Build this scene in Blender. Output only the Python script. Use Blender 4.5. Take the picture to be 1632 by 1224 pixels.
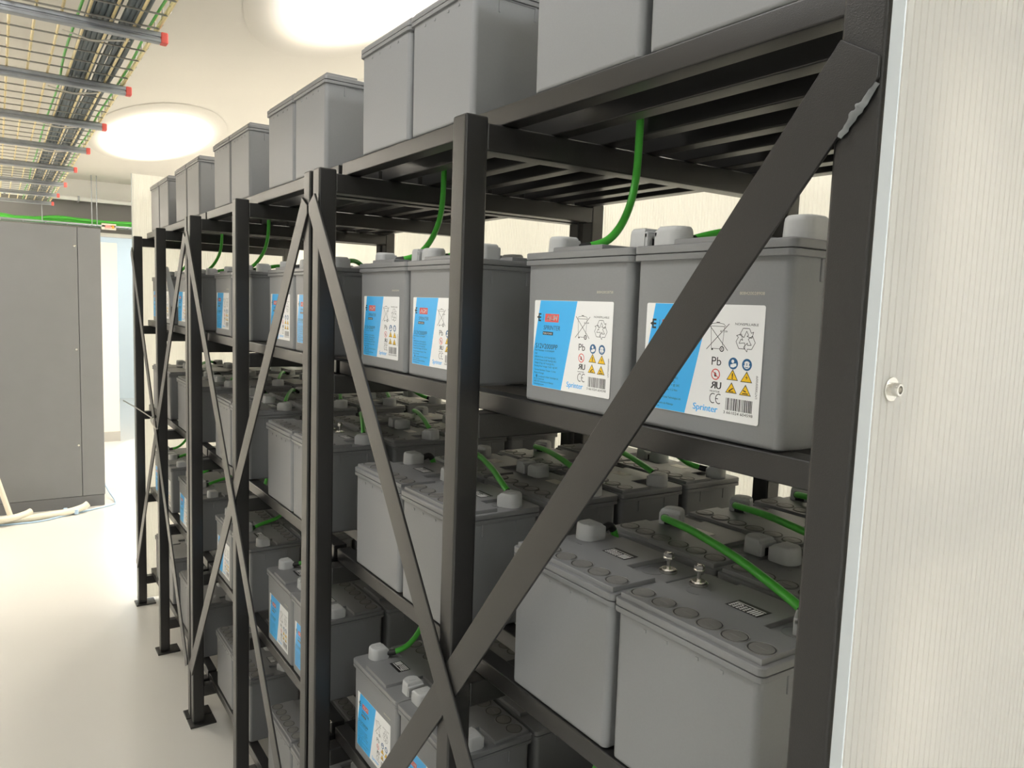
import bpy, bmesh, math, random
from mathutils import Vector, Matrix
random.seed(7)
for o in list(bpy.data.objects): bpy.data.objects.remove(o)
scene = bpy.context.scene
C = scene.collection
K = 0.8287          # measured units -> metres
ZO = 0.035          # height of the measuring origin above the floor
def W(x, y, z): return Vector((x*K, y*K, (z+ZO)*K))

# ------------------------------------------------------------------ camera
cam_d = bpy.data.cameras.new('camera'); cam = bpy.data.objects.new('camera', cam_d); C.objects.link(cam)
r = Vector((-0.55826146, -0.8288907, 0.0358378)); u = Vector((0.10461933, -0.0274794, 0.99413263)); f = Vector((0.82304249, -0.55873526, -0.10205868))
mr = Matrix((r, u, -f)).transposed().to_4x4(); mr.translation = W(0, 0.724, 2.01344)
cam.matrix_world = mr
cam_d.sensor_width = 36.0; cam_d.lens = 1212.348/1632*36; cam_d.clip_start = 0.02; cam_d.clip_end = 100
scene.camera = cam
# ------------------------------------------------------------------ world and exposure
wd = bpy.data.worlds.new('world'); scene.world = wd; wd.use_nodes = True
wd.node_tree.nodes['Background'].inputs[0].default_value = (1.0, 0.96, 0.9, 1)
wd.node_tree.nodes['Background'].inputs[1].default_value = 0.15
vs = scene.view_settings
vs.view_transform = 'Standard'; vs.look = 'None'; vs.gamma = 1.0; vs.use_curve_mapping = False
vs.exposure = 0.07
# lamp strengths (the ceiling luminaires are built further down from this table)
CEIL = 3.55
WARM = (1.0, 0.93, 0.82); NEUT = (1.0, 0.985, 0.96); COOL = (0.86, 0.95, 1.0); DAY = (0.95, 0.985, 1.0)
LAMPS = [  # x, y, length, peak strength, colour, where
    (8.5, -0.62, 3.4, 30.0, WARM, 'above the far end of the racks'),
    (3.3, -0.86, 3.4, 20.0, WARM, 'above the middle of the racks'),
    (-2.0, -0.86, 2.9, 92.0, DAY, 'added unseen behind the viewpoint, over the rack line'),  # unseen, added to light the end panel and the near faces
    (-2.4, 1.2, 2.9, 26.0, DAY, 'added unseen over the aisle behind the viewpoint'),  # out-of-view fill lamp added for the camera side
    (1.5, 0.9, 2.9, 22.0, NEUT, 'added unseen over the near aisle beyond the tray'),  # added out of view so upper battery fronts come out brighter
    (7.0, 2.0, 2.9, 46.0, WARM, 'added unseen over the far aisle beyond the tray'),  # added out of view to brighten the rack fronts from the aisle
    (11.0, 1.9, 2.4, 150.0, WARM, 'added unseen over the aisle beside the grey cabinet'),  # added for bright grazing reflections on the far post fronts
    (1.8, -2.0, 2.9, 38.0, WARM, 'in the rear corridor, near'),
    (5.2, -2.0, 2.9, 75.0, WARM, 'in the rear corridor, middle'),
    (8.6, -2.0, 2.9, 90.0, WARM, 'in the rear corridor, far'),
]

# ------------------------------------------------------------------ materials
def lin(c):
    return tuple(((v/255)/12.92 if v/255 <= 0.04045 else ((v/255+0.055)/1.055)**2.4) for v in c)
def mat(name, col, rough=0.5, metal=0.0, spec=0.5, noise=0.0, nscale=200, bump=0.0, bscale=600, coat=0.0, emit=None, estr=0.0, trans=0.0):
    m = bpy.data.materials.new(name); m.use_nodes = True
    nt = m.node_tree; b = nt.nodes['Principled BSDF']
    b.inputs['Base Color'].default_value = (*col, 1); b.inputs['Roughness'].default_value = rough
    b.inputs['Metallic'].default_value = metal; b.inputs['Specular IOR Level'].default_value = spec
    b.inputs['Coat Weight'].default_value = coat
    tc = nt.nodes.new('ShaderNodeTexCoord')
    if noise > 0:
        n = nt.nodes.new('ShaderNodeTexNoise'); n.inputs['Scale'].default_value = nscale; n.inputs['Detail'].default_value = 4
        nt.links.new(tc.outputs['Object'], n.inputs['Vector'])
        mx = nt.nodes.new('ShaderNodeMix'); mx.data_type = 'RGBA'
        mx.inputs['A'].default_value = (*[v*(1-noise) for v in col], 1); mx.inputs['B'].default_value = (*[min(1, v*(1+noise)) for v in col], 1)
        nt.links.new(n.outputs['Fac'], mx.inputs['Factor']); nt.links.new(mx.outputs['Result'], b.inputs['Base Color'])
    if bump > 0:
        n2 = nt.nodes.new('ShaderNodeTexNoise'); n2.inputs['Scale'].default_value = bscale; n2.inputs['Detail'].default_value = 2
        nt.links.new(tc.outputs['Object'], n2.inputs['Vector'])
        bp = nt.nodes.new('ShaderNodeBump'); bp.inputs['Strength'].default_value = bump; bp.inputs['Distance'].default_value = 0.001
        nt.links.new(n2.outputs['Fac'], bp.inputs['Height']); nt.links.new(bp.outputs['Normal'], b.inputs['Normal'])
    if emit:
        b.inputs['Emission Color'].default_value = (*emit, 1); b.inputs['Emission Strength'].default_value = estr
    if trans > 0:
        tl = nt.nodes.new('ShaderNodeBsdfTranslucent'); tl.inputs['Color'].default_value = (*[min(1, v*1.2) for v in col], 1)
        ms = nt.nodes.new('ShaderNodeMixShader'); ms.inputs[0].default_value = trans
        out = nt.nodes['Material Output']
        nt.links.new(b.outputs[0], ms.inputs[1]); nt.links.new(tl.outputs[0], ms.inputs[2]); nt.links.new(ms.outputs[0], out.inputs['Surface'])
    return m
M = {}
M['steel'] = mat('black_powder_coat', (0.0135, 0.0130, 0.0125), 0.32, spec=0.65, noise=0.2, nscale=350, bump=0.25, bscale=900)
M['batt'] = mat('grey_battery_plastic', (0.235, 0.240, 0.246), 0.45, spec=0.45, noise=0.05, nscale=400, bump=0.12, bscale=1500)
M['lid'] = mat('grey_lid_plastic', (0.205, 0.208, 0.212), 0.40, spec=0.5, noise=0.05, nscale=400, bump=0.1, bscale=1500)
M['cap'] = mat('vent_cap_plastic', (0.175, 0.172, 0.164), 0.42, noise=0.08)
M['groove'] = mat('lid_groove_gap', (0.035, 0.035, 0.035), 0.7)
M['cover'] = mat('light_grey_cover_plastic', (0.47, 0.48, 0.48), 0.5, noise=0.04)
M['green'] = mat('green_cable_sheath', (0.075, 0.47, 0.05), 0.38, noise=0.12, nscale=60)
M['black'] = mat('black_rubber', (0.012, 0.012, 0.013), 0.5)
M['zinc'] = mat('bright_zinc_steel', (0.72, 0.70, 0.66), 0.22, metal=1.0)
M['weld'] = mat('bare_weld_metal', (0.17, 0.178, 0.18), 0.55, metal=0.2, noise=0.7, nscale=60, bump=1.0, bscale=90)
M['white'] = mat('label_white', (0.88, 0.885, 0.88), 0.35)
M['pblue'] = mat('label_blue', (0.045, 0.46, 0.93), 0.3)
M['pnavy'] = mat('label_navy', (0.03, 0.13, 0.29), 0.35)
M['pblack'] = mat('print_black', (0.02, 0.02, 0.022), 0.4)
M['pred'] = mat('print_red', (0.72, 0.10, 0.09), 0.4)
M['pyellow'] = mat('print_yellow', (0.93, 0.58, 0.02), 0.4)
M['pink'] = mat('print_ink_jet', (0.62, 0.56, 0.46), 0.5)
M['pale'] = mat('blank_pale_sticker', (0.66, 0.63, 0.57), 0.5)
M['poly'] = mat('ribbed_polycarbonate', (0.76, 0.74, 0.695), 0.2, spec=0.5, trans=0.62)
M['polyback'] = mat('ribbed_polycarbonate_backlit', (0.88, 0.86, 0.80), 0.30, spec=0.4, trans=0.65)  # whiter copy of the polycarbonate, backlight brightness put into its colour
M['tape'] = mat('edge_tape', (0.60, 0.645, 0.67), 0.25, metal=0.15)
M['floor'] = mat('epoxy_floor', (0.66, 0.65, 0.615), 0.28, spec=0.45, noise=0.03, nscale=1.5, bump=0.02, bscale=40)
M['ceil'] = mat('white_plaster_ceiling', (0.70, 0.675, 0.625), 0.9, noise=0.015, nscale=3)
M['wall'] = mat('white_painted_wall', (0.82, 0.81, 0.78), 0.8, noise=0.02, nscale=2)
M['bluewall'] = mat('pale_blue_wall', (0.80, 0.86, 0.87), 0.8, noise=0.01, nscale=2)
M['cream'] = mat('cream_paint', (0.82, 0.76, 0.66), 0.6, noise=0.02, nscale=4)
M['darkwall'] = mat('dark_grey_fascia', (0.17, 0.165, 0.16), 0.8, noise=0.08, nscale=3)
M['skirt'] = mat('grey_skirting', (0.42, 0.41, 0.38), 0.6, noise=0.05)
M['cab'] = mat('grey_cabinet_paint', (0.20, 0.205, 0.213), 0.4, noise=0.06, nscale=5, bump=0.08, bscale=700)
M['cabdark'] = mat('dark_cabinet_plinth', (0.15, 0.154, 0.16), 0.5, noise=0.05)
M['galv'] = mat('galvanised_strut', (0.36, 0.38, 0.41), 0.42, metal=0.85, noise=0.15, nscale=40)
M['wire'] = mat('yellow_zinc_wire', (0.78, 0.65, 0.34), 0.4, metal=0.35, noise=0.15, nscale=50)
M['wiregrey'] = mat('grey_zinc_wire', (0.36, 0.35, 0.32), 0.4, metal=0.6, noise=0.15, nscale=50)
M['redcap'] = mat('red_end_cap', (0.80, 0.13, 0.11), 0.5, noise=0.05)
M['datacable'] = mat('slate_cable', (0.10, 0.13, 0.15), 0.5, noise=0.2, nscale=30)
M['tie'] = mat('natural_cable_tie', (0.70, 0.68, 0.62), 0.4)
M['tube'] = mat('cream_tube', (0.80, 0.75, 0.62), 0.4)
M['bluecable'] = mat('light_blue_cable', (0.45, 0.62, 0.80), 0.4)
M['housing'] = mat('lamp_housing_white', (0.8, 0.8, 0.78), 0.5)
M['orange'] = mat('sign_orange', (0.9, 0.40, 0.05), 0.5)
M['pinkred'] = mat('sign_pink', (0.85, 0.35, 0.30), 0.5)

# ------------------------------------------------------------------ mesh helpers (measured units)
class MB:
    def __init__(s): s.v = []; s.f = []; s.m = []
    def add(s, vs, fs, mi=0):
        o = len(s.v); s.v += [tuple(p) for p in vs]; s.f += [tuple(i+o for i in q) for q in fs]; s.m += [mi]*len(fs); return s
    def box(s, x0, x1, y0, y1, z0, z1, mi=0):
        v = [(x0,y0,z0),(x1,y0,z0),(x1,y1,z0),(x0,y1,z0),(x0,y0,z1),(x1,y0,z1),(x1,y1,z1),(x0,y1,z1)]
        return s.add(v, [(0,3,2,1),(4,5,6,7),(0,1,5,4),(1,2,6,5),(2,3,7,6),(3,0,4,7)], mi)
    def bbox(s, x0, x1, y0, y1, z0, z1, b=0.003, seg=2, mi=0):
        bm = bmesh.new(); bmesh.ops.create_cube(bm, size=1)
        for p in bm.verts: p.co = Vector((x0+(p.co.x+.5)*(x1-x0), y0+(p.co.y+.5)*(y1-y0), z0+(p.co.z+.5)*(z1-z0)))
        bmesh.ops.bevel(bm, geom=bm.edges[:], offset=b, segments=seg, affect='EDGES', profile=0.5)
        s.bm(bm, mi); return s
    def bm(s, bm, mi=0):
        bm.verts.index_update()
        s.add([p.co[:] for p in bm.verts], [[q.index for q in fc.verts] for fc in bm.faces], mi); bm.free()
    def loft(s, rings, mi=0, cap0=True, cap1=True):
        n = len(rings[0]); vs = [p for rg in rings for p in rg]; fs = []
        for k in range(len(rings)-1):
            for i in range(n):
                j = (i+1) % n; fs.append((k*n+i, k*n+j, (k+1)*n+j, (k+1)*n+i))
        if cap0: fs.append(tuple(reversed(range(n))))
        if cap1: fs.append(tuple(range((len(rings)-1)*n, len(rings)*n)))
        return s.add(vs, fs, mi)
    def cyl(s, c, ax, rad, h, seg=16, mi=0, r2=None):
        ax = Vector(ax).normalized(); a = ax.orthogonal().normalized(); b = ax.cross(a); c = Vector(c); r2 = rad if r2 is None else r2
        rg = lambda cc, rr: [tuple(cc+a*rr*math.cos(t)+b*rr*math.sin(t)) for t in [2*math.pi*i/seg for i in range(seg)]]
        return s.loft([rg(c, rad), rg(c+ax*h, r2)], mi)
    def tube(s, pts, rad, seg=8, mi=0):
        pts = [Vector(p) for p in pts]; rings = []; a = None
        for i, p in enumerate(pts):
            t = (pts[min(i+1, len(pts)-1)]-pts[max(i-1, 0)]).normalized()
            if a is None: a = t.orthogonal().normalized()
            a = (a-t*a.dot(t)).normalized(); b = t.cross(a)
            rings.append([tuple(p+a*rad*math.cos(q)+b*rad*math.sin(q)) for q in [2*math.pi*k/seg for k in range(seg)]])
        return s.loft(rings, mi)
    def lathe(s, prof, c=(0,0,0), seg=24, mi=0):   # prof: (r, z) upwards, closed at ends
        rings = [[(c[0]+rr*math.cos(2*math.pi*i/seg), c[1]+rr*math.sin(2*math.pi*i/seg), c[2]+z) for i in range(seg)] for rr, z in prof]
        return s.loft(rings, mi)
    def poly(s, pts, mi=0): return s.add(pts, [tuple(range(len(pts)))], mi)
    def mesh(s, name, mats, smooth=True, ang=32):
        me = bpy.data.meshes.new(name)
        me.from_pydata([(a*K, b*K, c*K) for a, b, c in s.v], [], s.f)
        for m in (mats if isinstance(mats, (list, tuple)) else [mats]): me.materials.append(M[m])
        if max(s.m, default=0): me.polygons.foreach_set('material_index', s.m)
        me.update()
        if smooth:
            me.polygons.foreach_set('use_smooth', [True]*len(me.polygons))
            # area-weighted corner normals: flat faces stay flat, bevels and round parts shade smoothly
            ca = math.cos(math.radians(max(ang, 48))); nf = [p.normal.copy() for p in me.polygons]; af = [p.area for p in me.polygons]
            at = [[] for _ in me.vertices]
            for p in me.polygons:
                for q in p.vertices: at[q].append(p.index)
            out = []
            for p in me.polygons:
                n0 = nf[p.index]
                for q in p.vertices:
                    n = Vector()
                    for g in at[q]:
                        if nf[g].dot(n0) > ca: n += nf[g]*af[g]
                    out.append(n.normalized() if n.length > 1e-12 else n0)
            me.normals_split_custom_set(out)
        return me
def link(name, data, parent=None, loc=(0,0,0), rz=0):
    o = bpy.data.objects.new(name, data); C.objects.link(o)
    if parent is not None:
        o.parent = parent; o.location = Vector(loc)*K
    else: o.location = W(*loc)
    if rz: o.rotation_euler = (0, 0, rz)
    return o
def tag(o, label=None, cat=None, group=None, kind=None):
    if label: o['label'] = label
    if cat: o['category'] = cat
    if group: o['group'] = group
    if kind: o['kind'] = kind
    return o
def thing(name, label, cat, loc, group=None, rz=0): return tag(link(name, None, None, loc, rz), label, cat, group)
def rr(w, d, rad, seg=4, z=0.0, cx=0, cy=0):
    pts = []
    for qx, qy, a0 in ((1,1,0),(-1,1,90),(-1,-1,180),(1,-1,270)):
        for i in range(seg+1):
            a = math.radians(a0+90*i/seg)
            pts.append((cx+qx*(w/2-rad)+rad*math.cos(a), cy+qy*(d/2-rad)+rad*math.sin(a), z))
    return pts
def smoothpath(P, n=6):
    P = [Vector(p) for p in P]; out = []
    Q = [2*P[0]-P[1]]+P+[2*P[-1]-P[-2]]
    for i in range(1, len(Q)-2):
        a, b, c, d = Q[i-1:i+3]
        for k in range(n):
            t = k/n
            out.append(0.5*((2*b)+(-a+c)*t+(2*a-5*b+4*c-d)*t*t+(-a+3*b-3*c+d)*t*t*t))
    out.append(P[-1]); return out

# ------------------------------------------------------------------ the room
FL = -ZO
def struct(name, mb, m, smooth=False): return tag(link(name, mb.mesh(name, m, smooth)), kind='structure')
XB, XF, YL, YR = -4.0, 16.6, 2.9, -2.9
struct('floor', MB().box(XB-.1, XF+.1, YR-.1, YL+.1, FL-0.1, FL), 'floor')
struct('ceiling', MB().box(XB-.1, XF+.1, YR-.1, YL+.1, CEIL, CEIL+0.1), 'ceil')
struct('wall_left', MB().box(XB, XF, YL, YL+0.1, FL, CEIL), 'wall')
struct('wall_right', MB().box(XB, XF, YR-0.1, YR, FL, CEIL), 'wall')
struct('wall_back', MB().box(XB-0.1, XB, YR, YL, FL, CEIL), 'wall')
struct('wall_far', MB().box(XF-0.1, XF, YR, YL, FL, CEIL), 'bluewall')
XP = 12.4   # partition with the opening
struct('wall_partition', MB().box(XP, XP+0.15, -0.45, YL, FL, 2.80).box(XP, XP+0.15, YR, -2.2, FL, 2.80).box(XP, XP+0.15, YR, YL, 3.28, CEIL), 'wall')
struct('trim_1', MB().box(XP-0.03, XP+0.12, YR, YL, 2.84, 3.28), 'darkwall')  # dark grey band between the opening and the pipe
struct('trim_2', MB().box(XP-0.02, XP+0.15, YR, YL, 2.79, 2.84), 'wall')
wp = struct('wall_pier', MB().box(11.6, 12.0, -0.64, 0.3, FL, 2.66), 'cream')
link('baseboard', MB().box(11.585, 11.6, -0.645, 0.3, FL, 0.10).mesh('baseboard', 'skirt', False), wp, (0,0,0))
struct('wall_blue_room', MB().box(16.3, 16.4, YR, 0.6, FL, CEIL), 'bluewall')

# ------------------------------------------------------------------ ceiling luminaires
def lamp(i, x, y, ln, st, col, where):
    t = thing('ceiling_lamp', 'long ceiling lamp with its oval glow '+where, 'lamp', (x, y, CEIL), 'oval ceiling lamps')
    link('housing', MB().loft([[(x*.8, y*.75, z) for x, y, _ in [(ln/2*math.cos(2*math.pi*j/32), .475*math.sin(2*math.pi*j/32), 0) for j in range(32)]] for z in (-.006, 0)]).mesh('lamp_housing', 'housing'), t)
    key = 'glow%d' % i; wd_ = 1.15; oval = lambda k_, z, n=40: [(ln/2*k_*math.cos(2*math.pi*j/n), wd_/2*k_*math.sin(2*math.pi*j/n), z) for j in range(n)]
    m = M[key] = mat('lamp_diffuser_glow_%d' % i, (0.70, 0.675, 0.625), 0.8, spec=0.1, emit=col, estr=st)  # ceiling-coloured base, so the shaped glow blends into the ceiling
    nt = m.node_tree; tc = nt.nodes.new('ShaderNodeTexCoord'); sx = nt.nodes.new('ShaderNodeSeparateXYZ'); nt.links.new(tc.outputs['Object'], sx.inputs[0])
    def mth(op, a, b=None):      # emission fades to the rim, imitating the lamp's soft glow on the ceiling
        n = nt.nodes.new('ShaderNodeMath'); n.operation = op
        for k_, v in enumerate((a, b)):
            if v is None: continue
            if isinstance(v, (int, float)): n.inputs[k_].default_value = v
            else: nt.links.new(v, n.inputs[k_])
        return n.outputs[0]
    ex, ey = mth('DIVIDE', sx.outputs[0], ln/2*K), mth('DIVIDE', sx.outputs[1], wd_/2*K)
    dist = mth('SQRT', mth('ADD', mth('MULTIPLY', ex, ex), mth('MULTIPLY', ey, ey)))
    tt = mth('MAXIMUM', mth('SUBTRACT', 1.0, dist), 0.0)
    nt.links.new(mth('ADD', mth('MULTIPLY', mth('POWER', tt, 2.6), st*1.25), 0.0), nt.nodes['Principled BSDF'].inputs['Emission Strength'])
    link('diffuser', MB().loft([oval(k_, z) for k_, z in ((.99, -.001), (1, -.003), (.97, -.007), (.80, -.020), (.5, -.030), (.2, -.034))]).mesh('lamp_diffuser', key), t)
for i, a in enumerate(LAMPS): lamp(i, *a)
# lamp of the bright room beyond the opening
lamp(50, 14.4, -1.2, 1.9, 85.0, COOL, 'in the pale blue room beyond the opening')

# ------------------------------------------------------------------ battery racks
RZ = [2.354-0.5509*k for k in range(5)]       # rail undersides, top shelf first
RH = 0.037
RAILY = [-.083, -.203, -.331, -.459, -.577, -.700, -.805, -.908]
PW = 0.05
def flatbar(a, b, w, y0, y1, h=.0215):
    """flat bar between two posts; each long edge ends at the outer or inner edge of the post, so the ends are trimmed like mitres"""
    sl = (b[1]-a[1])/(b[0]-a[0]); dv = w/2/math.cos(math.atan(sl))
    Z = lambda x, s: a[1]+sl*(x-a[0])+s*dv
    sg = 1 if b[0] > a[0] else -1
    up, lo = 1, -1
    pts = [(a[0]+sg*h, up), (a[0]-sg*h, lo), (b[0]-sg*h, lo), (b[0]+sg*h, up)]
    P = [(x, Z(x, s)) for x, s in pts]
    P = [P[0], (P[1][0], P[1][1]+.022), P[1], P[2], (P[3][0], P[3][1]-.022), P[3]]
    P = [P[0], P[1], P[2], P[3], P[4], P[5]]
    return [(x, y0, z) for x, z in P], [(x, y1, z) for x, z in P]
def rack(xs, label, plates):
    x0 = xs[0]; t = thing('battery_rack', label, 'rack', (x0, 0, FL), 'black steel battery racks')
    L = lambda x: x-x0
    zt = lambda z: z-FL
    for x in xs:
        for ya in (-PW, -1.0):
            p = link('post', MB().bbox(0, PW, 0, PW, 0.008, zt(2.365), .005, 3).mesh('post', 'steel'), t, (L(x), ya, 0))
        for z in RZ:
            link('cross_beam', MB().bbox(0.0005, PW-.0005, -.952, -.048, 0, .0515, .004, 2).mesh('cross_beam', 'steel'), t, (L(x), 0, zt(z)-.052))
    for a, b in plates:
        for ya, yb in ((-.10, .018), (-1.03, -.912)):
            link('foot_plate', MB().bbox(L(a), L(b), ya, yb, 0, .009, .0015, 1).mesh('foot_plate', 'steel'), t)
    rail = MB().bbox(0, xs[-1]+PW-x0, -.041, 0, 0, RH, .003, 2).mesh('shelf_rail', 'steel')
    for z in RZ:
        for y in RAILY: link('shelf_rail', rail, t, (0, y, zt(z)))
    xl, xr = xs[0]+.024, xs[-1]+.025
    for (a, b), (y0, y1) in ((((xl, 2.271), (xr, .239)), (.0005, .0065)), (((xr, 2.271), (xl, .239)), (.0068, .0128))):
        f0, f1 = flatbar((L(a[0]), zt(a[1])), (L(b[0]), zt(b[1])), .063, y0, y1)
        mb = MB(); bm = bmesh.new()
        v = [bm.verts.new(p) for p in f0+f1]
        nn = len(f0); bm.faces.new(v[:nn]); bm.faces.new(v[nn:][::-1])
        for q in range(nn): bm.faces.new([v[q], v[(q+1) % nn], v[nn+(q+1) % nn], v[nn+q]])
        bmesh.ops.recalc_face_normals(bm, faces=bm.faces[:]); bmesh.ops.bevel(bm, geom=bm.edges[:], offset=.0012, segments=1, affect='EDGES')
        mb.bm(bm)
        br = link('diagonal_brace', mb.mesh('diagonal_brace', 'steel'), t)
        if y0 < .001 and xs[0] < 1:   # bare weld bead beside the brace on the nearest post
            wb = MB(); pts = []
            for k in range(15):
                q = k/14; px = .4450+(.4815-.4450)*q; pz = 2.244-1.287*(px-.4450)
                pts.append((L(px)+random.uniform(-.0012,.0012), .0035+random.uniform(-.0008,.0012), zt(pz)))
            rings = []
            for k, p in enumerate(pts):
                w = .0052*(0.55+0.45*math.sin(math.pi*min(1, (k+.6)/15)))*random.uniform(.85, 1.15)
                rings.append([(p[0]+w*.85*math.cos(s), p[1]+w*.7*math.sin(s), p[2]+w*.6*math.cos(s)) for s in [2*math.pi*i/8 for i in range(8)]])
            wb.loft(rings); w = link('weld_bead', wb.mesh('weld_bead', 'weld'), br); w['label'] = 'bare silvery weld bead'
    return t
XA = (.4406, 1.248, 2.019); XBm = (2.094, 2.8823, 3.669); XCm = (3.742, 4.542, 5.348)
pl = lambda x: (x-.028, x+.078)
rackA = rack(XA, 'nearest black steel battery rack, beside the ribbed translucent end panel', [pl(XA[0]), pl(XA[1]), (XA[2]-.028, XA[2]+.055)])
rackB = rack(XBm, 'middle one of the three black steel battery racks', [(XBm[0]-.005, XBm[0]+.078), pl(XBm[1]), (XBm[2]-.028, XBm[2]+.055)])
rackC = rack(XCm, 'farthest black steel battery rack, beside the doorway opening', [(XCm[0]-.005, XCm[0]+.078), pl(XCm[1]), pl(XCm[2])])

# ------------------------------------------------------------------ ribbed polycarbonate panels
def ribbed(ln, z0, z1, th, pitch=.0121):
    """sheet along -Y, outer face at x=0 (towards -X), ridged on both faces"""
    n = int(ln/pitch); prof = []
    for i in range(n):
        y = -i*pitch
        for a, h in ((0, 0.0), (.10, .0), (.16, .0011), (.5, .0015), (.84, .0011), (.90, .0)): prof.append((y-a*pitch, h))
    prof.append((-n*pitch, 0)); mb = MB(); m = len(prof)
    A = [(-h, y, z) for z in (z0, z1) for y, h in prof]; B = [(th+h, y, z) for z in (z0, z1) for y, h in prof]
    mb.add(A, [(i+1, i, m+i, m+i+1) for i in range(m-1)]); mb.add(B, [(i, i+1, m+i+1, m+i) for i in range(m-1)])
    o = 0
    mb.add([], [])
    mb.add([A[0], A[m], B[m], B[0]], [(0,1,2,3)]); mb.add([A[m-1], A[2*m-1], B[2*m-1], B[m-1]], [(3,2,1,0)])
    mb.poly([(0, 0, z1), (0, -n*pitch, z1), (th, -n*pitch, z1), (th, 0, z1)]); mb.poly([(th, 0, z0), (th, -n*pitch, z0), (0, -n*pitch, z0), (0, 0, z0)])
    return mb
PT = .0125; ZT = 2.756
def panel_thing(x, label, m):
    t = thing('end_panel', label, 'panel', (x, 0, FL))
    link('sheet', ribbed(1.02, .02, ZT-FL, PT).mesh('ribbed_sheet', m, True, 50), t, (0, -.0008, 0))
    tp = MB().bbox(-.0004, PT+.0004, -.001, .0012, .018, ZT-FL+.001, .0004, 1)
    e = link('edge_tape', tp.mesh('edge_tape', 'tape'), t); e['label'] = 'smooth blue-grey edge tape'
    for k, z in enumerate((1.943, 1.15, .35)):
        b = link('fixing_bolt', MB().lathe([(.0001,0),(.0070,0),(.0070,.0070),(.0061,.0082),(.0042,.0082),(.0039,.004),(.0001,.004)], seg=24).mesh('fixing_bolt', 'zinc'), t, (-.0035, -.029, z-FL))
        b.rotation_euler = (0, -math.pi/2, 0)
        link('washer', MB().lathe([(.0001,0),(.0122,0),(.0126,.0008),(.0125,.0018),(.0120,.0022),(.0001,.0022)], seg=32).mesh('washer', 'zinc'), b, (0, 0, -.0022))
    return t
panel_thing(.4235, 'ribbed translucent panel closing the near end of the rack', 'poly')
panel_thing(5.405, 'ribbed bright white panel closing the far end of the rack', 'polyback')
def backpanel(x0, x1, lab):
    t = thing('back_panel', lab, 'panel', (x0, -1.034, FL), 'ribbed panels along the back of the racks')
    sh = link('sheet', ribbed(x1-x0, .02, ZT-FL, .008).mesh('ribbed_back_sheet', 'polyback', True, 50), t)
    sh.rotation_euler = (0, 0, math.pi/2)
backpanel(.44, 2.05, 'bright ribbed panel behind the nearest rack')
backpanel(2.06, 3.70, 'bright ribbed panel behind the middle rack')
backpanel(3.71, 5.40, 'bright ribbed panel behind the farthest rack')

# ------------------------------------------------------------------ battery meshes
BW, BD, BH = .287, .218, .270
def battery_body():
    mb = MB(); w, d = BW-.011, BD-.010
    mb.loft([rr(w-.014, d-.014, .006, 5, 0), rr(w-.004, d-.004, .010, 5, .003), rr(w-.002, d-.002, .012, 5, .008), rr(w, d, .012, 5, BH-.030), rr(w, d, .012, 5, BH-.0195)])
    for sx in (-1, 1):     # small moulded ribs under the lid on the narrow sides
        for y in (-.045, .045): mb.bbox(sx*w/2-.002, sx*w/2+.002, y-.0022, y+.0022, BH-.052, BH-.022, .0008, 1)
        mb.bbox(sx*w/2-.002, sx*w/2+.0015, -.047, .047, BH-.0255, BH-.0215, .0006, 1)
    for x in (-.075, -.03, .03, .075): mb.bbox(x-.003, x+.003, -d/2-.0012, -d/2+.001, BH-.036, BH-.031, .0004, 1)
    return mb.mesh('battery_body', 'batt')
def battery_lid():
    mb = MB()
    mb.loft([rr(BW-.002, BD-.002, .010, 4, BH-.0225), rr(BW, BD, .011, 4, BH-.0215), rr(BW, BD, .011, 4, BH-.0140), rr(BW-.002, BD-.002, .010, 4, BH-.0132)])
    mb.loft([rr(BW-.008, BD-.008, .008, 4, BH-.0135), rr(BW-.008, BD-.008, .008, 4, BH-.0120)], 1)
    mb.loft([rr(BW-.002, BD-.002, .010, 4, BH-.0122), rr(BW, BD, .011, 4, BH-.0112), rr(BW, BD, .011, 4, BH-.0020), rr(BW-.004, BD-.004, .009, 4, BH)])
    # raised plateau: full width on the vent side (-Y), narrowed between the terminal pockets (+Y)
    X, Y0, Y1, px, py = BW/2-.008, -BD/2+.008, BD/2-.007, BW/2-.078, -.006
    out = [(-X, Y0), (X, Y0), (X, py), (px, py), (px, Y1), (-px, Y1), (-px, py), (-X, py)]
    def inset(k):
        c = [(-X+k, Y0+k), (X-k, Y0+k), (X-k, py-k), (px-k, py-k), (px-k, Y1-k), (-px+k, Y1-k), (-px+k, py-k), (-X+k, py-k)]; return c
    mb.loft([[(x, y, BH-.0005) for x, y in out], [(x, y, BH+.0068) for x, y in inset(.0004)], [(x, y, BH+.008) for x, y in inset(.0018)]])
    for s in (-1, 1):      # faint ring moulded in each pocket
        mb.lathe([(.020, 0), (.020, .0008), (.0185, .0008), (.0185, 0)], (s*.092, .030, BH-.0001), 24)
    return mb.mesh('battery_lid', ['lid', 'groove'])
def vent_cap():
    mb = MB(); mb.lathe([(.0208, 0), (.0206, .0012), (.0200, .0014), (.0193, .0008), (.0192, .0002)], seg=28)
    mb.lathe([(.0196, .0001), (.0196, .0005), (.0160, .0005), (.0160, .0001)], seg=28, mi=1)
    mb.lathe([(.0001, .0002), (.0172, .0002), (.0172, .0010), (.0166, .0015), (.0001, .0015)], seg=28)
    mb.bbox(-.0085, .0085, -.0011, .0011, .0012, .0019, .0003, 1)
    return mb.mesh('vent_cap', ['cap', 'groove'])
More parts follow.
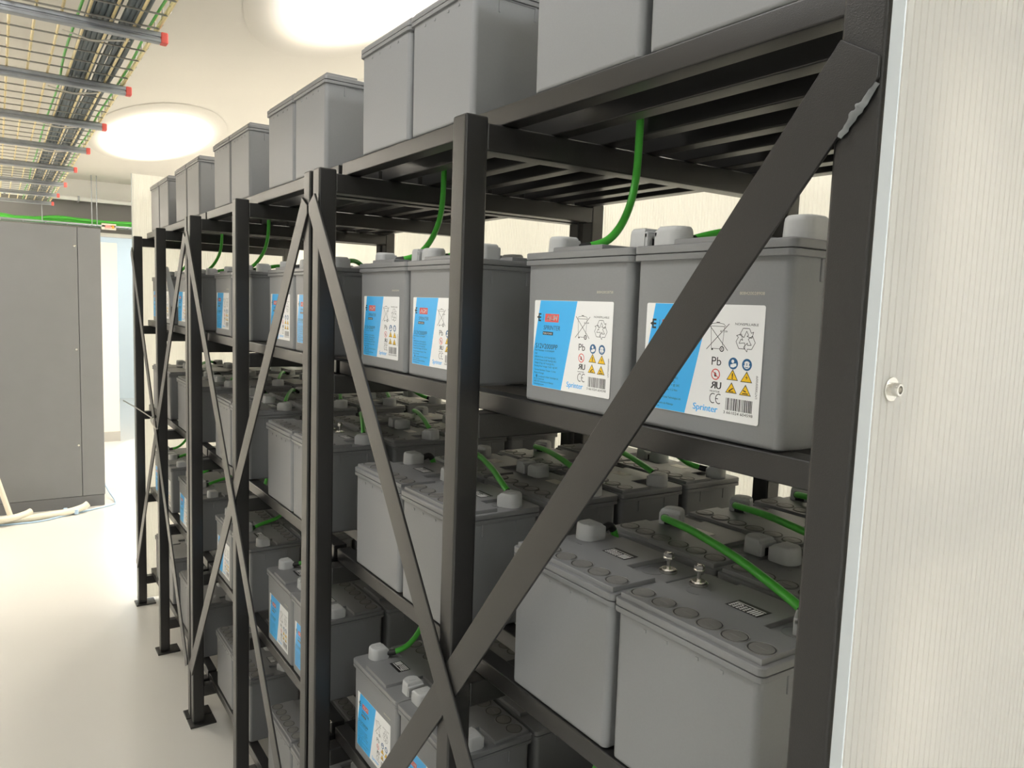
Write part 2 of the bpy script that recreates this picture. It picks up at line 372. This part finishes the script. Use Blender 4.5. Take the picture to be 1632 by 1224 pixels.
def term_cover():
    """tapered push-on cover: rounded towards +Y, flat with a cable slot towards -Y"""
    mb = MB()
    def ring(w, d, z, n=10):
        pts = [(-w/2, -d/2, z), (w/2, -d/2, z)]
        for i in range(n+1):
            a = math.pi*i/n; pts.append((w/2*math.cos(a), d/2-w*.40+w*.40*math.sin(a), z))
        return pts
    mb.loft([ring(.048, .046, 0), ring(.0455, .044, .024), ring(.0435, .042, .029), ring(.038, .037, .032)])
    mb.loft([[(x, y-.001, z) for x, y, z in ring(.018, .012, .0315)], [(x, y-.001, z) for x, y, z in ring(.0165, .011, .0328)]])
    for s in (-1, 1): mb.bbox(s*.0165-.006, s*.0165+.006, -.028, -.018, 0, .0245, .0015, 1)
    mb.bbox(-.0225, .0225, -.028, -.018, .0155, .0265, .002, 1)
    mb.box(-.0105, .0105, -.0275, -.02, .001, .0155, 1)  # solid black block stands for the darkness inside the open slot
    return mb.mesh('terminal_cover', ['cover', 'black'])
def term_bolt():
    mb = MB(); mb.lathe([(.0001, 0), (.0155, 0), (.016, .0012), (.0158, .0048), (.0145, .0056), (.012, .0056), (.0115, .0078), (.0001, .0078)], seg=24)
    mb.cyl((0, 0, .007), (0, 0, 1), .0036, .030, 12)
    mb.cyl((0, 0, .027), (0, 0, 1), .0088, .007, 6); mb.lathe([(.0001, .025), (.0095, .025), (.0095, .0272), (.0001, .0272)], seg=20)
    mb.cyl((0, 0, .034), (0, 0, 1), .0078, .002, 16, r2=.006)
    return mb.mesh('terminal_bolt', 'zinc')
_tc = {}
def text(s, bold=False):
    """flat outline of a string: unit em, returns verts, faces, width"""
    if s in _tc: return _tc[s]
    cu = bpy.data.curves.new('t', 'FONT'); cu.body = s; cu.size = 1.0; cu.resolution_u = 3
    o = bpy.data.objects.new('t', cu); C.objects.link(o)
    dg = bpy.context.evaluated_depsgraph_get(); me = o.evaluated_get(dg).to_mesh()
    v = [(p.co.x, p.co.y) for p in me.vertices]; fs = [tuple(p.vertices) for p in me.polygons]
    o.evaluated_get(dg).to_mesh_clear(); bpy.data.objects.remove(o); bpy.data.curves.remove(cu)
    x0 = min(a for a, b in v); x1 = max(a for a, b in v)
    _tc[s] = ([(a-x0, b) for a, b in v], fs, x1-x0); return _tc[s]
LW, LH = .2145, .156
class Label:
    """print laid out in label coordinates: p across 0..1, q down 0..1, flat on the +Y face (reader's right is -X)"""
    def __init__(s): s.mb = MB()
    def P(s, p, q, lift): return (-p*LW, .0001+lift*.00006, -q*LH)
    def shape(s, pts, mi, lift=1):
        vs = [s.P(p, q, lift) for p, q in pts]
        bm = bmesh.new(); fc = bm.faces.new([bm.verts.new(v) for v in vs]); bm.faces.ensure_lookup_table()
        bmesh.ops.triangulate(bm, faces=[fc]); 
        for g in bm.faces:
            g.normal_update()
            if g.normal.y < 0: g.normal_flip()
        s.mb.bm(bm, mi)
    def line(s, a, b, w, mi, lift=2):
        ax, ay = a[0]*LW, a[1]*LH; bx, by = b[0]*LW, b[1]*LH
        d = Vector((bx-ax, by-ay)); n = Vector((-d.y, d.x)).normalized()*w*LW/2
        s.shape([((ax+n.x)/LW, (ay+n.y)/LH), ((bx+n.x)/LW, (by+n.y)/LH), ((bx-n.x)/LW, (by-n.y)/LH), ((ax-n.x)/LW, (ay-n.y)/LH)], mi, lift)
    def pline(s, pts, w, mi, closed=False, lift=2):
        for i in range(len(pts)-(0 if closed else 1)): s.line(pts[i], pts[(i+1) % len(pts)], w, mi, lift)
    def circ(s, p, q, rad, mi, lift=2, n=24): s.shape([(p+rad*math.cos(2*math.pi*i/n), q+rad*LW/LH*math.sin(2*math.pi*i/n)) for i in range(n)], mi, lift)
    def ring(s, p, q, rad, w, mi, lift=2, n=24): s.pline([(p+rad*math.cos(2*math.pi*i/n), q+rad*LW/LH*math.sin(2*math.pi*i/n)) for i in range(n)], w, mi, True, lift)
    def rect(s, p0, q0, p1, q1, mi, lift=1, sk=0): s.shape([(p0+sk, q0), (p1+sk, q0), (p1, q1), (p0, q1)], mi, lift)
    def text(s, st, p, q, h, mi, width=None, shear=0, lift=3, rot=False, bold=0):
        """baseline start (p,q), cap height h in label heights, optional width in label widths"""
        v, fs, w = text(st); sy = h*LH/.70; sx = sy if width is None else width*LW/w
        for dx in ([0, bold] if bold else [0]):
            vs = []
            for a, b in v:
                xx, yy = a*sx+dx*LW+b*sy*shear, b*sy
                if rot: xx, yy = -yy, xx
                vs.append((-(p*LW+xx), .0001+lift*.00006, -q*LH+yy))
            s.mb.add(vs, [tuple(reversed(t)) for t in fs], mi)
PM = ['pblack', 'pblue', 'white', 'pred', 'pyellow', 'pnavy', 'pink']
def label_print(serial):
    L = Label(); BK, BL, WH, RD, YE, NV, IK = range(7)
    L.shape([(.082, .003), (.572, .003), (.405, .997), (.003, .997), (.003, .60)], BL, 1)
    # company initial, bar, AGM box, range name
    L.rect(.060, .150, .074, .240, BK, 2); 
    for q in (.150, .187, .224): L.rect(.060, q, .098, q+.017, BK, 2)
    L.shape([(.038, .195), (.060, .178), (.060, .212)], BK, 2)
    L.line((.131, .155), (.125, .235), .003, BK)
    L.rect(.150, .152, .338, .245, RD, 2, .006); L.text('AGM', .172, .228, .060, WH, .140, .18, 3, bold=.003)
    L.text('SPRINTER', .135, .335, .052, NV, .225, .18, 2, bold=.002)
    L.rect(.128, .356, .268, .394, BK, 2, .002); L.text('PURE POWER', .138, .386, .020, WH, .118, 0, 3)
    L.text('S12V2000PP', .032, .552, .056, BK, .305, .05, 2)
    for q, st, w in ((.585, 'Part Number: S12V2000PP', .27), (.625, '12V', .035), (.662, '2000 W/15 min. (1.67 V/cell @ 25C)', .29), (.697, '57 Ah/10 hours (1.80 V/cell @ 20C)', .30), (.732, 'Weight 27 kg (1.67 V/cell @ 25C)', .275), (.767, 'Floating Float Voltage: 13.62 V @ 20C', .32), (.812, 'Terminal Hardware Torque: 11.3 Nm', .30), (.847, 'Made in Portugal', .135), (.887, 'is a trademark of Exide Technologies Ltd.', .28), (.917, 'Av. Dr. Carlos Leal', .14), (.947, '2600-729 Castanheira do Ribatejo', .27), (.977, 'www.exidegroup.com', .14)):
        x = .085 if q == .887 else .028; L.text(st, x, q, .019, BK, w, 0, 2)
    L.rect(.055, .862, .062, .890, BK, 2)
    for q in (.862, .873, .884): L.rect(.055, q, .074, q+.006, BK, 2)
    # crossed-out bin
    w = .0042
    L.line((.562, .165), (.735, .395), w, BK); L.line((.735, .165), (.562, .395), w, BK)
    L.pline([(.590, .190), (.700, .190), (.688, .385), (.602, .385)], w*.7, BK, True)
    L.pline([(.580, .190), (.598, .168), (.645, .160), (.692, .168), (.710, .190)], w*.7, BK); L.line((.632, .155), (.660, .155), w, BK)
    L.rect(.668, .225, .722, .237, BK, 2); L.rect(.672, .228, .718, .234, WH, 3)
    L.circ(.688, .385, .018, BK, 3); L.circ(.688, .385, .011, WH, 4); L.circ(.688, .385, .005, BK, 5); L.rect(.602, .385, .616, .400, BK, 2)
    # recycling loop of three folded arrows
    L.text('NONSPILLABLE', .782, .172, .020, BK, .175)
    cp, cq = .868, .292
    for k in range(3):
        a = math.radians(120*k)
        def T(x, y): return (cp+(x*math.cos(a)-y*math.sin(a)), cq+(x*math.sin(a)+y*math.cos(a))*LW/LH)
        L.pline([T(-.047, -.030), T(-.024, -.070), T(.024, -.070), T(.040, -.042), T(.056, -.050), T(.046, -.012), T(.008, -.022), T(.020, -.029), T(.004, -.054), T(-.014, -.014)], .0036, BK, True)
    L.text('Pb', .612, .530, .074, BK, .078, 0, 2)
    for p, k in ((.785, 0), (.890, 1)):
        L.circ(p, .500, .037, NV, 2)
        if k == 0:
            L.circ(p-.004, .482, .011, WH, 3); L.shape([(p-.022, .512), (p+.004, .500), (p+.024, .497), (p+.026, .520), (p+.002, .535), (p-.020, .532)], WH, 3)
        else:
            L.circ(p, .502, .024, WH, 3); L.rect(p-.024, .488, p+.024, .506, NV, 4); L.circ(p-.010, .497, .008, WH, 5); L.circ(p+.010, .497, .008, WH, 5); L.rect(p-.012, .520, p+.012, .526, NV, 4)
    L.circ(.650, .610, .036, RD, 2); L.circ(.650, .610, .029, WH, 3)
    L.shape([(.643, .588), (.656, .602), (.658, .630), (.642, .630), (.640, .610)], BK, 4); L.line((.628, .585), (.672, .636), .006, RD, 5)
    for p, q, k in ((.785, .640, 0), (.893, .645, 1), (.782, .752, 2), (.890, .757, 3)):
        L.shape([(p, q-.090), (p+.045, q+.004), (p-.045, q+.004)], BK, 2); L.shape([(p, q-.078), (p+.038, q-.002), (p-.038, q-.002)], YE, 3)
        if k == 1: L.shape([(p+.004, q-.060), (p-.008, q-.034), (p+.002, q-.036), (p-.004, q-.012), (p+.010, q-.042), (p, q-.040)], BK, 4)
        elif k == 0: L.rect(p-.004, q-.056, p+.004, q-.024, BK, 4); L.circ(p, q-.014, .005, BK, 4)
        elif k == 2: L.line((p-.018, q-.012), (p+.014, q-.040), .007, BK, 4); L.rect(p-.020, q-.012, p+.018, q-.006, BK, 4)
        else: L.line((p-.016, q-.038), (p+.006, q-.028), .007, BK, 4); L.rect(p-.022, q-.016, p+.022, q-.008, BK, 4)
    # mirrored R with U
    v, fs, wd_ = text('R'); sy = .062*LH/.70; sx = .040*LW/wd_
    L.mb.add([(-(.658*LW-a*sx), .0001+.00012, -.735*LH+b*sy) for a, b in v], fs, BK); L.mb.add([(-(.655*LW-a*sx), .0001+.00012, -.735*LH+b*sy) for a, b in v], fs, BK)
    L.text('U', .660, .735, .062, BK, .038, 0, 2, bold=.004); L.text('MH47508', .612, .768, .016, BK, .078)
    for c0 in (.640, .688):
        L.pline([(c0+.026*math.cos(a), .822+.042*math.sin(a)) for a in [math.radians(60+240*i/10) for i in range(11)]], .0055, BK)
    L.line((.664, .822), (.682, .822), .005, BK)
    L.text('Sprinter', .475, .945, .058, BL, .205, .06, 2, bold=.003)
    rnd = random.Random(3); x = .745
    while x < .950:
        w = rnd.choice((.003, .003, .0055, .008)); L.rect(x, .800, min(x+w, .955), .905, BK, 2); x += w+rnd.choice((.0035, .0035, .006))
    L.text('3 661024 604598', .732, .938, .024, BK, .225)
    L.text('LNTS0000F00PP', .980, .775, .020, BK, None, 0, 2, True)
    # ink-jet serial number above the sticker
    L.text(serial, .80, -.085, .026, IK, .185, 0, -1)
    return L.mb.mesh('label_print', PM, False)
def sticker():
    mb = MB(); o = rr(LW, LH, .003, 3); 
    mb.loft([[(x-LW/2, 0, y-LH/2) for x, y, _ in o], [(x-LW/2, .00012, y-LH/2) for x, y, _ in o]]); 
    # loft winding follows the outline: flip so that the outside faces out
    mb.f = [tuple(reversed(q)) for q in mb.f]
    return mb.mesh('label_sticker', 'white', False)
def rating_plate():
    mb = MB(); mb.box(-.030, .030, -.0175, .0175, 0, .00025, 0)
    z0, z1 = .0002, .0005
    mb.box(-.027, .027, .0075, .009, z0, z1, 1); mb.box(-.026, -.012, .0035, .005, z0, z1, 1)
    for j in range(4):
        for i in range(5): mb.box(-.026+i*.0066, -.0218+i*.0066, -.0145+j*.0047, -.0118+j*.0047, z0, z1, 1)
    for i in range(4): mb.box(.0085+i*.005, .0112+i*.005, -.0145, .0045, z0, z1, 1)
    return mb.mesh('rating_plate', ['black', 'white'], False)
ME = dict(body=battery_body(), lid=battery_lid(), cap=vent_cap(), cover=term_cover(), bolt=term_bolt(), sticker=sticker(), plate=rating_plate(),
          print0=label_print('808420028908'), print1=label_print('808420028758'),
          pale=MB().box(-.024, .024, -.016, .016, 0, .0003).mesh('blank_sticker', 'pale', False))
CAPX = [-.1135+.0454*i for i in range(6)]
TX, TY = .110, .050
def battery(x, y, z, front, label, group, detail=2, sticker_=None, plate=0, bare=(), slots=None):
    """x,y,z: centre of the base; front=True turns the terminal side to the aisle"""
    t = thing('battery', label, 'battery', (x, y, z), group, 0 if front else math.pi)
    link('body', ME['body'], t)
    lid = link('lid', ME['lid'], t)
    if detail >= 2:
        for cx_ in CAPX: link('vent_cap', ME['cap'], lid, (cx_, -BD/2+.036, BH+.0079))
        if plate == 1:
            p = link('rating_plate', ME['plate'], lid, (.012, .025, BH+.0081)); p['label'] = 'small black rating plate with white print'
        elif plate == 2:
            p = link('blank_sticker', ME['pale'], lid, (-.012, .028, BH+.0081)); p['label'] = 'blank pale sticker'
    if detail >= 1:
        for s in (-1, 1):
            if s in bare: link('terminal_bolt', ME['bolt'], t, (s*TX, TY, BH+.0002))
            else: link('terminal_cover', ME['cover'], t, (s*TX, TY, BH+.0003), (slots[s]+math.pi/2-(0 if front else math.pi)) if slots else 0)
    if sticker_:
        s = link('label_sticker', ME['sticker'], t, (.1435-.032, BD/2-.0049, .0295+LH)); s['label'] = 'white and blue printed sticker'
        link('label_print', ME[sticker_], s)
    return t
BAYC = [.8755, 1.656, 2.492, 3.302, 4.172, 4.955]
ORD = ['first', 'second', 'third', 'fourth', 'fifth', 'sixth']
SHELF = ['top', 'second', 'third', 'fourth', 'bottom']
ROWN = ['front', 'second', 'third', 'back']
GAPX = .290
for b, bc in enumerate(BAYC):
    for k in range(5):
        front = k in (1, 3)
        for rw in range(4):
            y = -.084-BD/2-.226*rw-(.013 if (k in (0, 2) and rw) else 0)
            if k in (0, 2): y += .004
            for s in (1, -1):     # 1: left one seen from the aisle
                side = 'left' if s == 1 else 'right'
                look = 'grey battery with blue label' if (front and rw == 0) else 'plain grey battery'
                lab = '%s, %s row %s, %s shelf, %s bay from near end' % (look, ROWN[rw], side, SHELF[k], ORD[b])
                det = 0 if k == 0 else (2 if (k in (2, 3, 4) and b < 4) else 1)
                st = None
                if front and rw == 0: st = 'print1' if (b+k+(s > 0)) % 2 == 0 else 'print0'
                bare = ()
                if k == 2 and rw == 0 and b in (0, 2): bare = ((1,) if s == 1 else (-1,))
                # world direction in which each cover's cable slot points: outer terminals to their cable, inner ones to each other
                R = math.radians
                outer = (R(-90) if (front or rw == 0) else R(115)) if s == 1 else (R(-90) if front else R(30))
                inner = R(180) if s == 1 else R(0)
                lo = {1: outer if s == 1 else inner, -1: inner if s == 1 else outer} if front else {-1: outer if s == 1 else inner, 1: inner if s == 1 else outer}
                battery(bc+s*GAPX/2, y, RZ[k]+RH, front, lab, 'batteries on the racks', det, st, 1 if rw == 0 else 2, bare, lo)

# ------------------------------------------------------------------ green power cables
def cable(pts, label, rad=.0077, n=6, sl=.030):
    P = smoothpath(pts, n); p0 = Vector(P[0])
    Q = [p-p0 for p in P]
    me = MB().tube(Q, rad, 10).mesh('power_cable', 'green', True, 60)
    o = tag(link('power_cable', me, None, p0), label, 'cable', 'green power cables')
    for end in (Q, Q[::-1]):
        acc = [end[0]]; d = 0
        for a, b in zip(end, end[1:]):
            d += (b-a).length; acc.append(b)
            if d > sl: break
        if len(acc) > 1: link('cable_sleeve', MB().tube(acc, rad*1.10, 10).mesh('cable_sleeve', 'black', True, 60), o)['label'] = 'black shrink sleeve'
    return o
for b, bc in enumerate(BAYC):
    bn = ORD[b]+' bay'
    ZL = [z+RH+BH+.010 for z in RZ]
    xl = bc+GAPX/2+TX; xm0 = bc+GAPX/2-TX; xm1 = bc-GAPX/2+TX; xr = bc-GAPX/2-TX
    for k, w in ((1, 'second'), (3, 'fourth')):
        z = ZL[k]; yf = -.084-BD/2+TY
        cable([(xl-.012, yf-.020, z+.004), (xl-.028, yf-.045, z+.008), (xl-.034, yf-.085, z+.024), (xl-.028, yf-.125, z+.064), (xl-.016, yf-.158, z+.128), (xl-.009, -.3135, z+.215), (xl-.006, -.3140, z+.38), (xl-.006, -.3130, z+.50), (xl-.004, -.298, z+.556), (xl, -.272, z+.554)],
              'green cable rising from the %s shelf front left terminal, %s' % (w, bn))
        y2 = yf-.226
        cable([(xm1-.006, yf-.024, z+.003), (xm1+.004, yf-.066, z+.013), (xm1+.012, yf-.125, z+.025), (xm0-.012, y2+.055, z+.026), (xm0-.004, y2+.022, z+.008)],
              'short green cable arching back from the %s shelf middle terminal, %s' % (w, bn), sl=.006)
    for k, w in ((2, 'third'),):
        z = ZL[k]
        yt = lambda rw: -.080-BD/2-.226*rw-(.013 if rw else 0)-TY
        for rw in range(3):
            a = Vector((xl-.004, yt(rw+1)+.026, z+.004)); c = Vector((xr+.006, yt(rw)-.002, z+.008))
            cable([a, a+Vector((-.030, .030, .010)), a.lerp(c, .30)+Vector((0, .014, .020)), a.lerp(c, .62)+Vector((0, .010, .022)), c+Vector((.045, -.012, .012)), c],
                  'green cable crossing the %s shelf from %s row to %s row, %s' % (w, ROWN[rw+1], ROWN[rw], bn), sl=.018)
        yb = yt(3)
        cable([(xr+.022, yb+.004, z+.006), (xr+.050, yb+.020, z+.010), (xr+.075, yb+.060, z+.030), (xr+.085, -.748, z+.12), (xr+.085, -.7545, z+.20)],
              'green cable leaving the back right terminal of the %s shelf, %s' % (w, bn))

tg = MB(); n_ = 8
for k_ in range(n_):
    a0, a1 = k_/n_, (k_+1)/n_
    f0 = lambda q: (.010*math.sin(2.5*q), -.030*q, -.22*q)
    p_, q_ = f0(a0), f0(a1)
    tg.add([(p_[0], p_[1], p_[2]), (p_[0]+.004, p_[1]-.045*(a0*.6+.4), p_[2]), (q_[0]+.004, q_[1]-.045*(a1*.6+.4), q_[2]), (q_[0], q_[1], q_[2])], [(0, 1, 2, 3)])
    tg.add([(p_[0]+.0006, p_[1], p_[2]), (p_[0]+.0046, p_[1]-.045*(a0*.6+.4), p_[2]), (q_[0]+.0046, q_[1]-.045*(a1*.6+.4), q_[2]), (q_[0]+.0006, q_[1], q_[2])], [(3, 2, 1, 0)])
tag(link('paper_tag', tg.mesh('paper_tag', 'white'), None, (4.594, -.052, 2.16)), 'curled white paper tag hanging beside the farthest rack middle post', 'tag')
tie = MB().tube(smoothpath([(4.62, -.012, 1.30), (4.60, .020, 1.325), (4.55, .035, 1.31), (4.50, .02, 1.275), (4.535, .0, 1.27)], 5), .004, 6).tube([(4.57, .02, 1.318), (4.59, .10, 1.38), (4.60, .165, 1.424)], .0035, 6)
tag(link('cable_tie', tie.mesh('brace_cable_tie', 'tie'), None, (0, 0, 0)), 'pale cable tie with long tail where the farthest rack braces cross', 'cable tie')
# ------------------------------------------------------------------ overhead mesh cable tray
TZ = 3.118
strutX = [2.60, 3.669, 4.73, 5.853, 6.926, 8.081, 9.30, 10.415, 11.456]
for i, x in enumerate(strutX):
    t = thing('ceiling_strut', 'grey steel strut with red end cap, %s from the near end, under the cable tray' % (['nearest', 'second', 'third', 'fourth', 'fifth', 'sixth', 'seventh', 'eighth', 'farthest'][i]), 'strut', (x, .10, TZ-.044), 'struts carrying the cable tray')
    link('rail', MB().bbox(-.021, .021, 0.012, 1.25, 0, .016, .003, 2).bbox(-.021, .021, .012, 1.25, .022, .042, .003, 2).box(-.015, .015, .012, 1.25, .010, .030).mesh('strut_rail', 'galv'), t)
    link('end_cap', MB().bbox(-.024, .024, -.016, .014, -.002, .044, .006, 2).mesh('end_cap', 'redcap'), t)
    link('hanger_rod', MB().cyl((0, 1.20, .04), (0, 0, 1), .006, CEIL-TZ+.004, 10).mesh('hanger_rod', 'galv'), t)
tr = thing('mesh_cable_tray', 'yellowish wire mesh cable tray hung below the ceiling along the aisle', 'cable tray', (2.3, 0, TZ))
TL = 9.6; wy = [.125+.0875*i for i in range(12)]
for y in wy: link('long_wire', MB().tube([(0, y, .006), (TL, y, .006)], .0064, 6).mesh('long_wire', 'wire'), tr)
for y in (wy[0]-.012, wy[-1]+.012):
    for z in (.045, .085): link('side_wire', MB().tube([(0, y, z), (TL, y, z)], .0038, 6).mesh('side_wire', 'wire'), tr)
cw = MB().tube([(0, wy[0]-.014, .092), (0, wy[0]-.012, .018), (0, wy[0], .001), (0, wy[-1], .001), (0, wy[-1]+.012, .018), (0, wy[-1]+.014, .092)], .0042, 6).mesh('cross_wire', 'wiregrey')
for i in range(int(TL/.1855)+1): link('cross_wire', cw, tr, (.02+i*.1855, 0, 0))
rc = random.Random(5)
cy = .190
for i in range(9):
    P = [(j*TL/14, cy+rc.uniform(-.004, .004), .022+rc.uniform(0, .006)) for j in range(15)]
    o = link('data_cable', MB().tube(smoothpath(P, 3), .0130, 8).mesh('data_cable', 'datacable'), None, (2.3, 0, TZ))
    tag(o, 'slate grey cable, %s from the aisle edge, lying in the mesh tray' % ['nearest', 'second', 'third', 'fourth', 'fifth', 'sixth', 'seventh', 'eighth', 'ninth'][i], 'cable', 'grey cables in the mesh tray')
    cy += .0222+(.010 if i == 3 else 0)
for y, z, lab in ((.150, .014, 'thin green earth cable along the aisle edge of the mesh tray'), (.416, .016, 'thin green earth cable beside the grey bundle in the mesh tray')):
    P = [(j*TL/14, y+rc.uniform(-.008, .008), z+rc.uniform(0, .004)) for j in range(15)]
    tag(link('earth_cable', MB().tube(smoothpath(P, 3), .0058, 8).mesh('earth_cable', 'green'), None, (2.3, 0, TZ)), lab, 'cable')
for i in range(7):
    x = 3.9+i*1.1
    P = [(x, .20, .008), (x-.02, .27, -.010), (x+.03, .34, -.012), (x+.01, .42, -.006), (x+.05, .455, .010)]
    tag(link('cable_tie', MB().tube(smoothpath(P, 5), .004, 6).mesh('cable_tie', 'tie'), None, (0, 0, TZ)), 'pale tie strapping the grey cables to the mesh tray, %s from near' % ORD[i] if i < 6 else 'pale tie strapping the grey cables to the mesh tray, farthest one', 'cable tie', 'pale cable ties')

# crossing tray with green cables in front of the far partition
ct = thing('cross_cable_tray', 'grey ladder tray full of green cables crossing before the far opening', 'cable tray', (11.95, -2.2, 2.885))
for sx in (-.15, .147): link('tray_side', MB().box(sx, sx+.004, 0, 3.2, 0, .02).mesh('tray_side', 'galv', False), ct)
for j in range(13): link('tray_rung', MB().box(-.147, .147, .1+j*.25, .115+j*.25, .002, .010).mesh('tray_rung', 'galv', False), ct)
for dy in (1.30, 1.77, 1.83, 2.4):
    link('hanger_rod', MB().cyl((-.153, dy, 0), (0, 0, 1), .006, CEIL-2.885, 8).mesh('hanger_rod', 'galv'), ct)
for i in range(7):
    P = [(-.12+i*.04+rc.uniform(-.015, .015), j*3.2/10, .032+rc.uniform(0, .05)) for j in range(11)]
    tag(link('green_cable', MB().tube(smoothpath(P, 4), .019, 8).mesh('green_cable', 'green'), None, (11.95, -2.2, 2.885)), 'green cable in the crossing tray, %s from the front' % (ORD+['seventh'])[i], 'cable', 'green cables in the crossing tray')
# pipe at the foot of the ceiling over the opening
pp = thing('ceiling_pipe', 'pale horizontal pipe above the dark fascia over the opening', 'pipe', (12.2, -2.0, 3.265))
link('pipe', MB().tube([(0, 0, 0), (0, 4.2, 0)], .03, 12).mesh('pipe', 'housing'), pp)
for yy in (.8, 1.75, 2.6): link('pipe_clip', MB().bbox(-.035, .18, yy-.012, yy+.012, -.035, .035, .004, 1).mesh('pipe_clip', 'galv'), pp)
sg = thing('emergency_light', 'small beige box with pink and orange marks above the opening', 'light box', (11.80, -.66, 2.845))
link('case', MB().bbox(0, .05, 0, .18, 0, .085, .006, 2).mesh('emergency_light_case', 'cream'), sg)
link('pink_mark', MB().box(-.002, .001, .065, .135, .022, .060).mesh('pink_mark', 'pinkred', False), sg)
link('orange_mark', MB().box(-.002, .001, .025, .055, .020, .062).mesh('orange_mark', 'orange', False), sg)

# ------------------------------------------------------------------ grey equipment cabinet and what lies before it
cb = thing('equipment_cabinet', 'tall plain grey equipment cabinet at the left end of the aisle', 'cabinet', (8.10, -.094, FL))
link('side_panel', MB().bbox(0, .02, .192, 1.15, .11, 2.62, .004, 2).mesh('cabinet_side_panel', 'cab'), cb)
link('corner_panel', MB().bbox(0, .02, 0, .188, .11, 2.62, .004, 2).mesh('cabinet_corner_panel', 'cab'), cb)
link('carcass', MB().bbox(.018, .95, .004, 1.146, .10, 2.612, .004, 1).mesh('cabinet_carcass', 'cab'), cb)
link('plinth', MB().bbox(.003, .94, .006, 1.14, 0, .108, .003, 1).mesh('cabinet_plinth', 'cabdark'), cb)
for yy, zz in ((.215, 1.50), (.215, 2.45), (.215, .6)):
    s = link('panel_screw', MB().lathe([(.0001, 0), (.012, 0), (.010, .006), (.0001, .008)], seg=14).mesh('panel_screw', 'zinc'), cb, (0, yy, zz)); s.rotation_euler = (0, -math.pi/2, 0)
fr = thing('tube_stand', 'cream tubular stand base on the floor before the grey cabinet', 'stand', (7.8, .2, FL))
link('tube', MB().tube(smoothpath([(.12, -.13, .075), (.10, -.08, .050), (.05, .05, .034), (0, .30, .032), (-.05, .75, .032)], 6), .030, 12).mesh('stand_tube', 'tube'), fr)
link('tube', MB().tube(smoothpath([(.02, .32, .085), (-.01, .37, .070), (-.08, .50, .062), (-.12, .80, .062)], 6), .028, 12).mesh('stand_tube', 'tube'), fr)
link('upright', MB().tube([(-.02, .47, .05), (.05, .62, .62), (.10, .75, 1.1)], .022, 12).mesh('stand_upright', 'tube'), fr)
for yy in (.05, -.03): link('foot', MB().bbox(.04, .16, yy-.018, yy+.018, .004, .05, .008, 2).mesh('stand_foot', 'bluecable'), fr)
tag(link('floor_cable', MB().tube(smoothpath([(8.75, -.14, .10), (8.45, -.16, .05), (8.18, -.185, .01), (8.05, -.13, .008), (7.85, .24, .008), (7.73, .48, .008), (7.75, .80, .008)], 6), .008, 8).mesh('floor_cable', 'bluecable'), None, (0, 0, FL)), 'thin pale blue cable lying on the floor around the grey cabinet', 'cable')
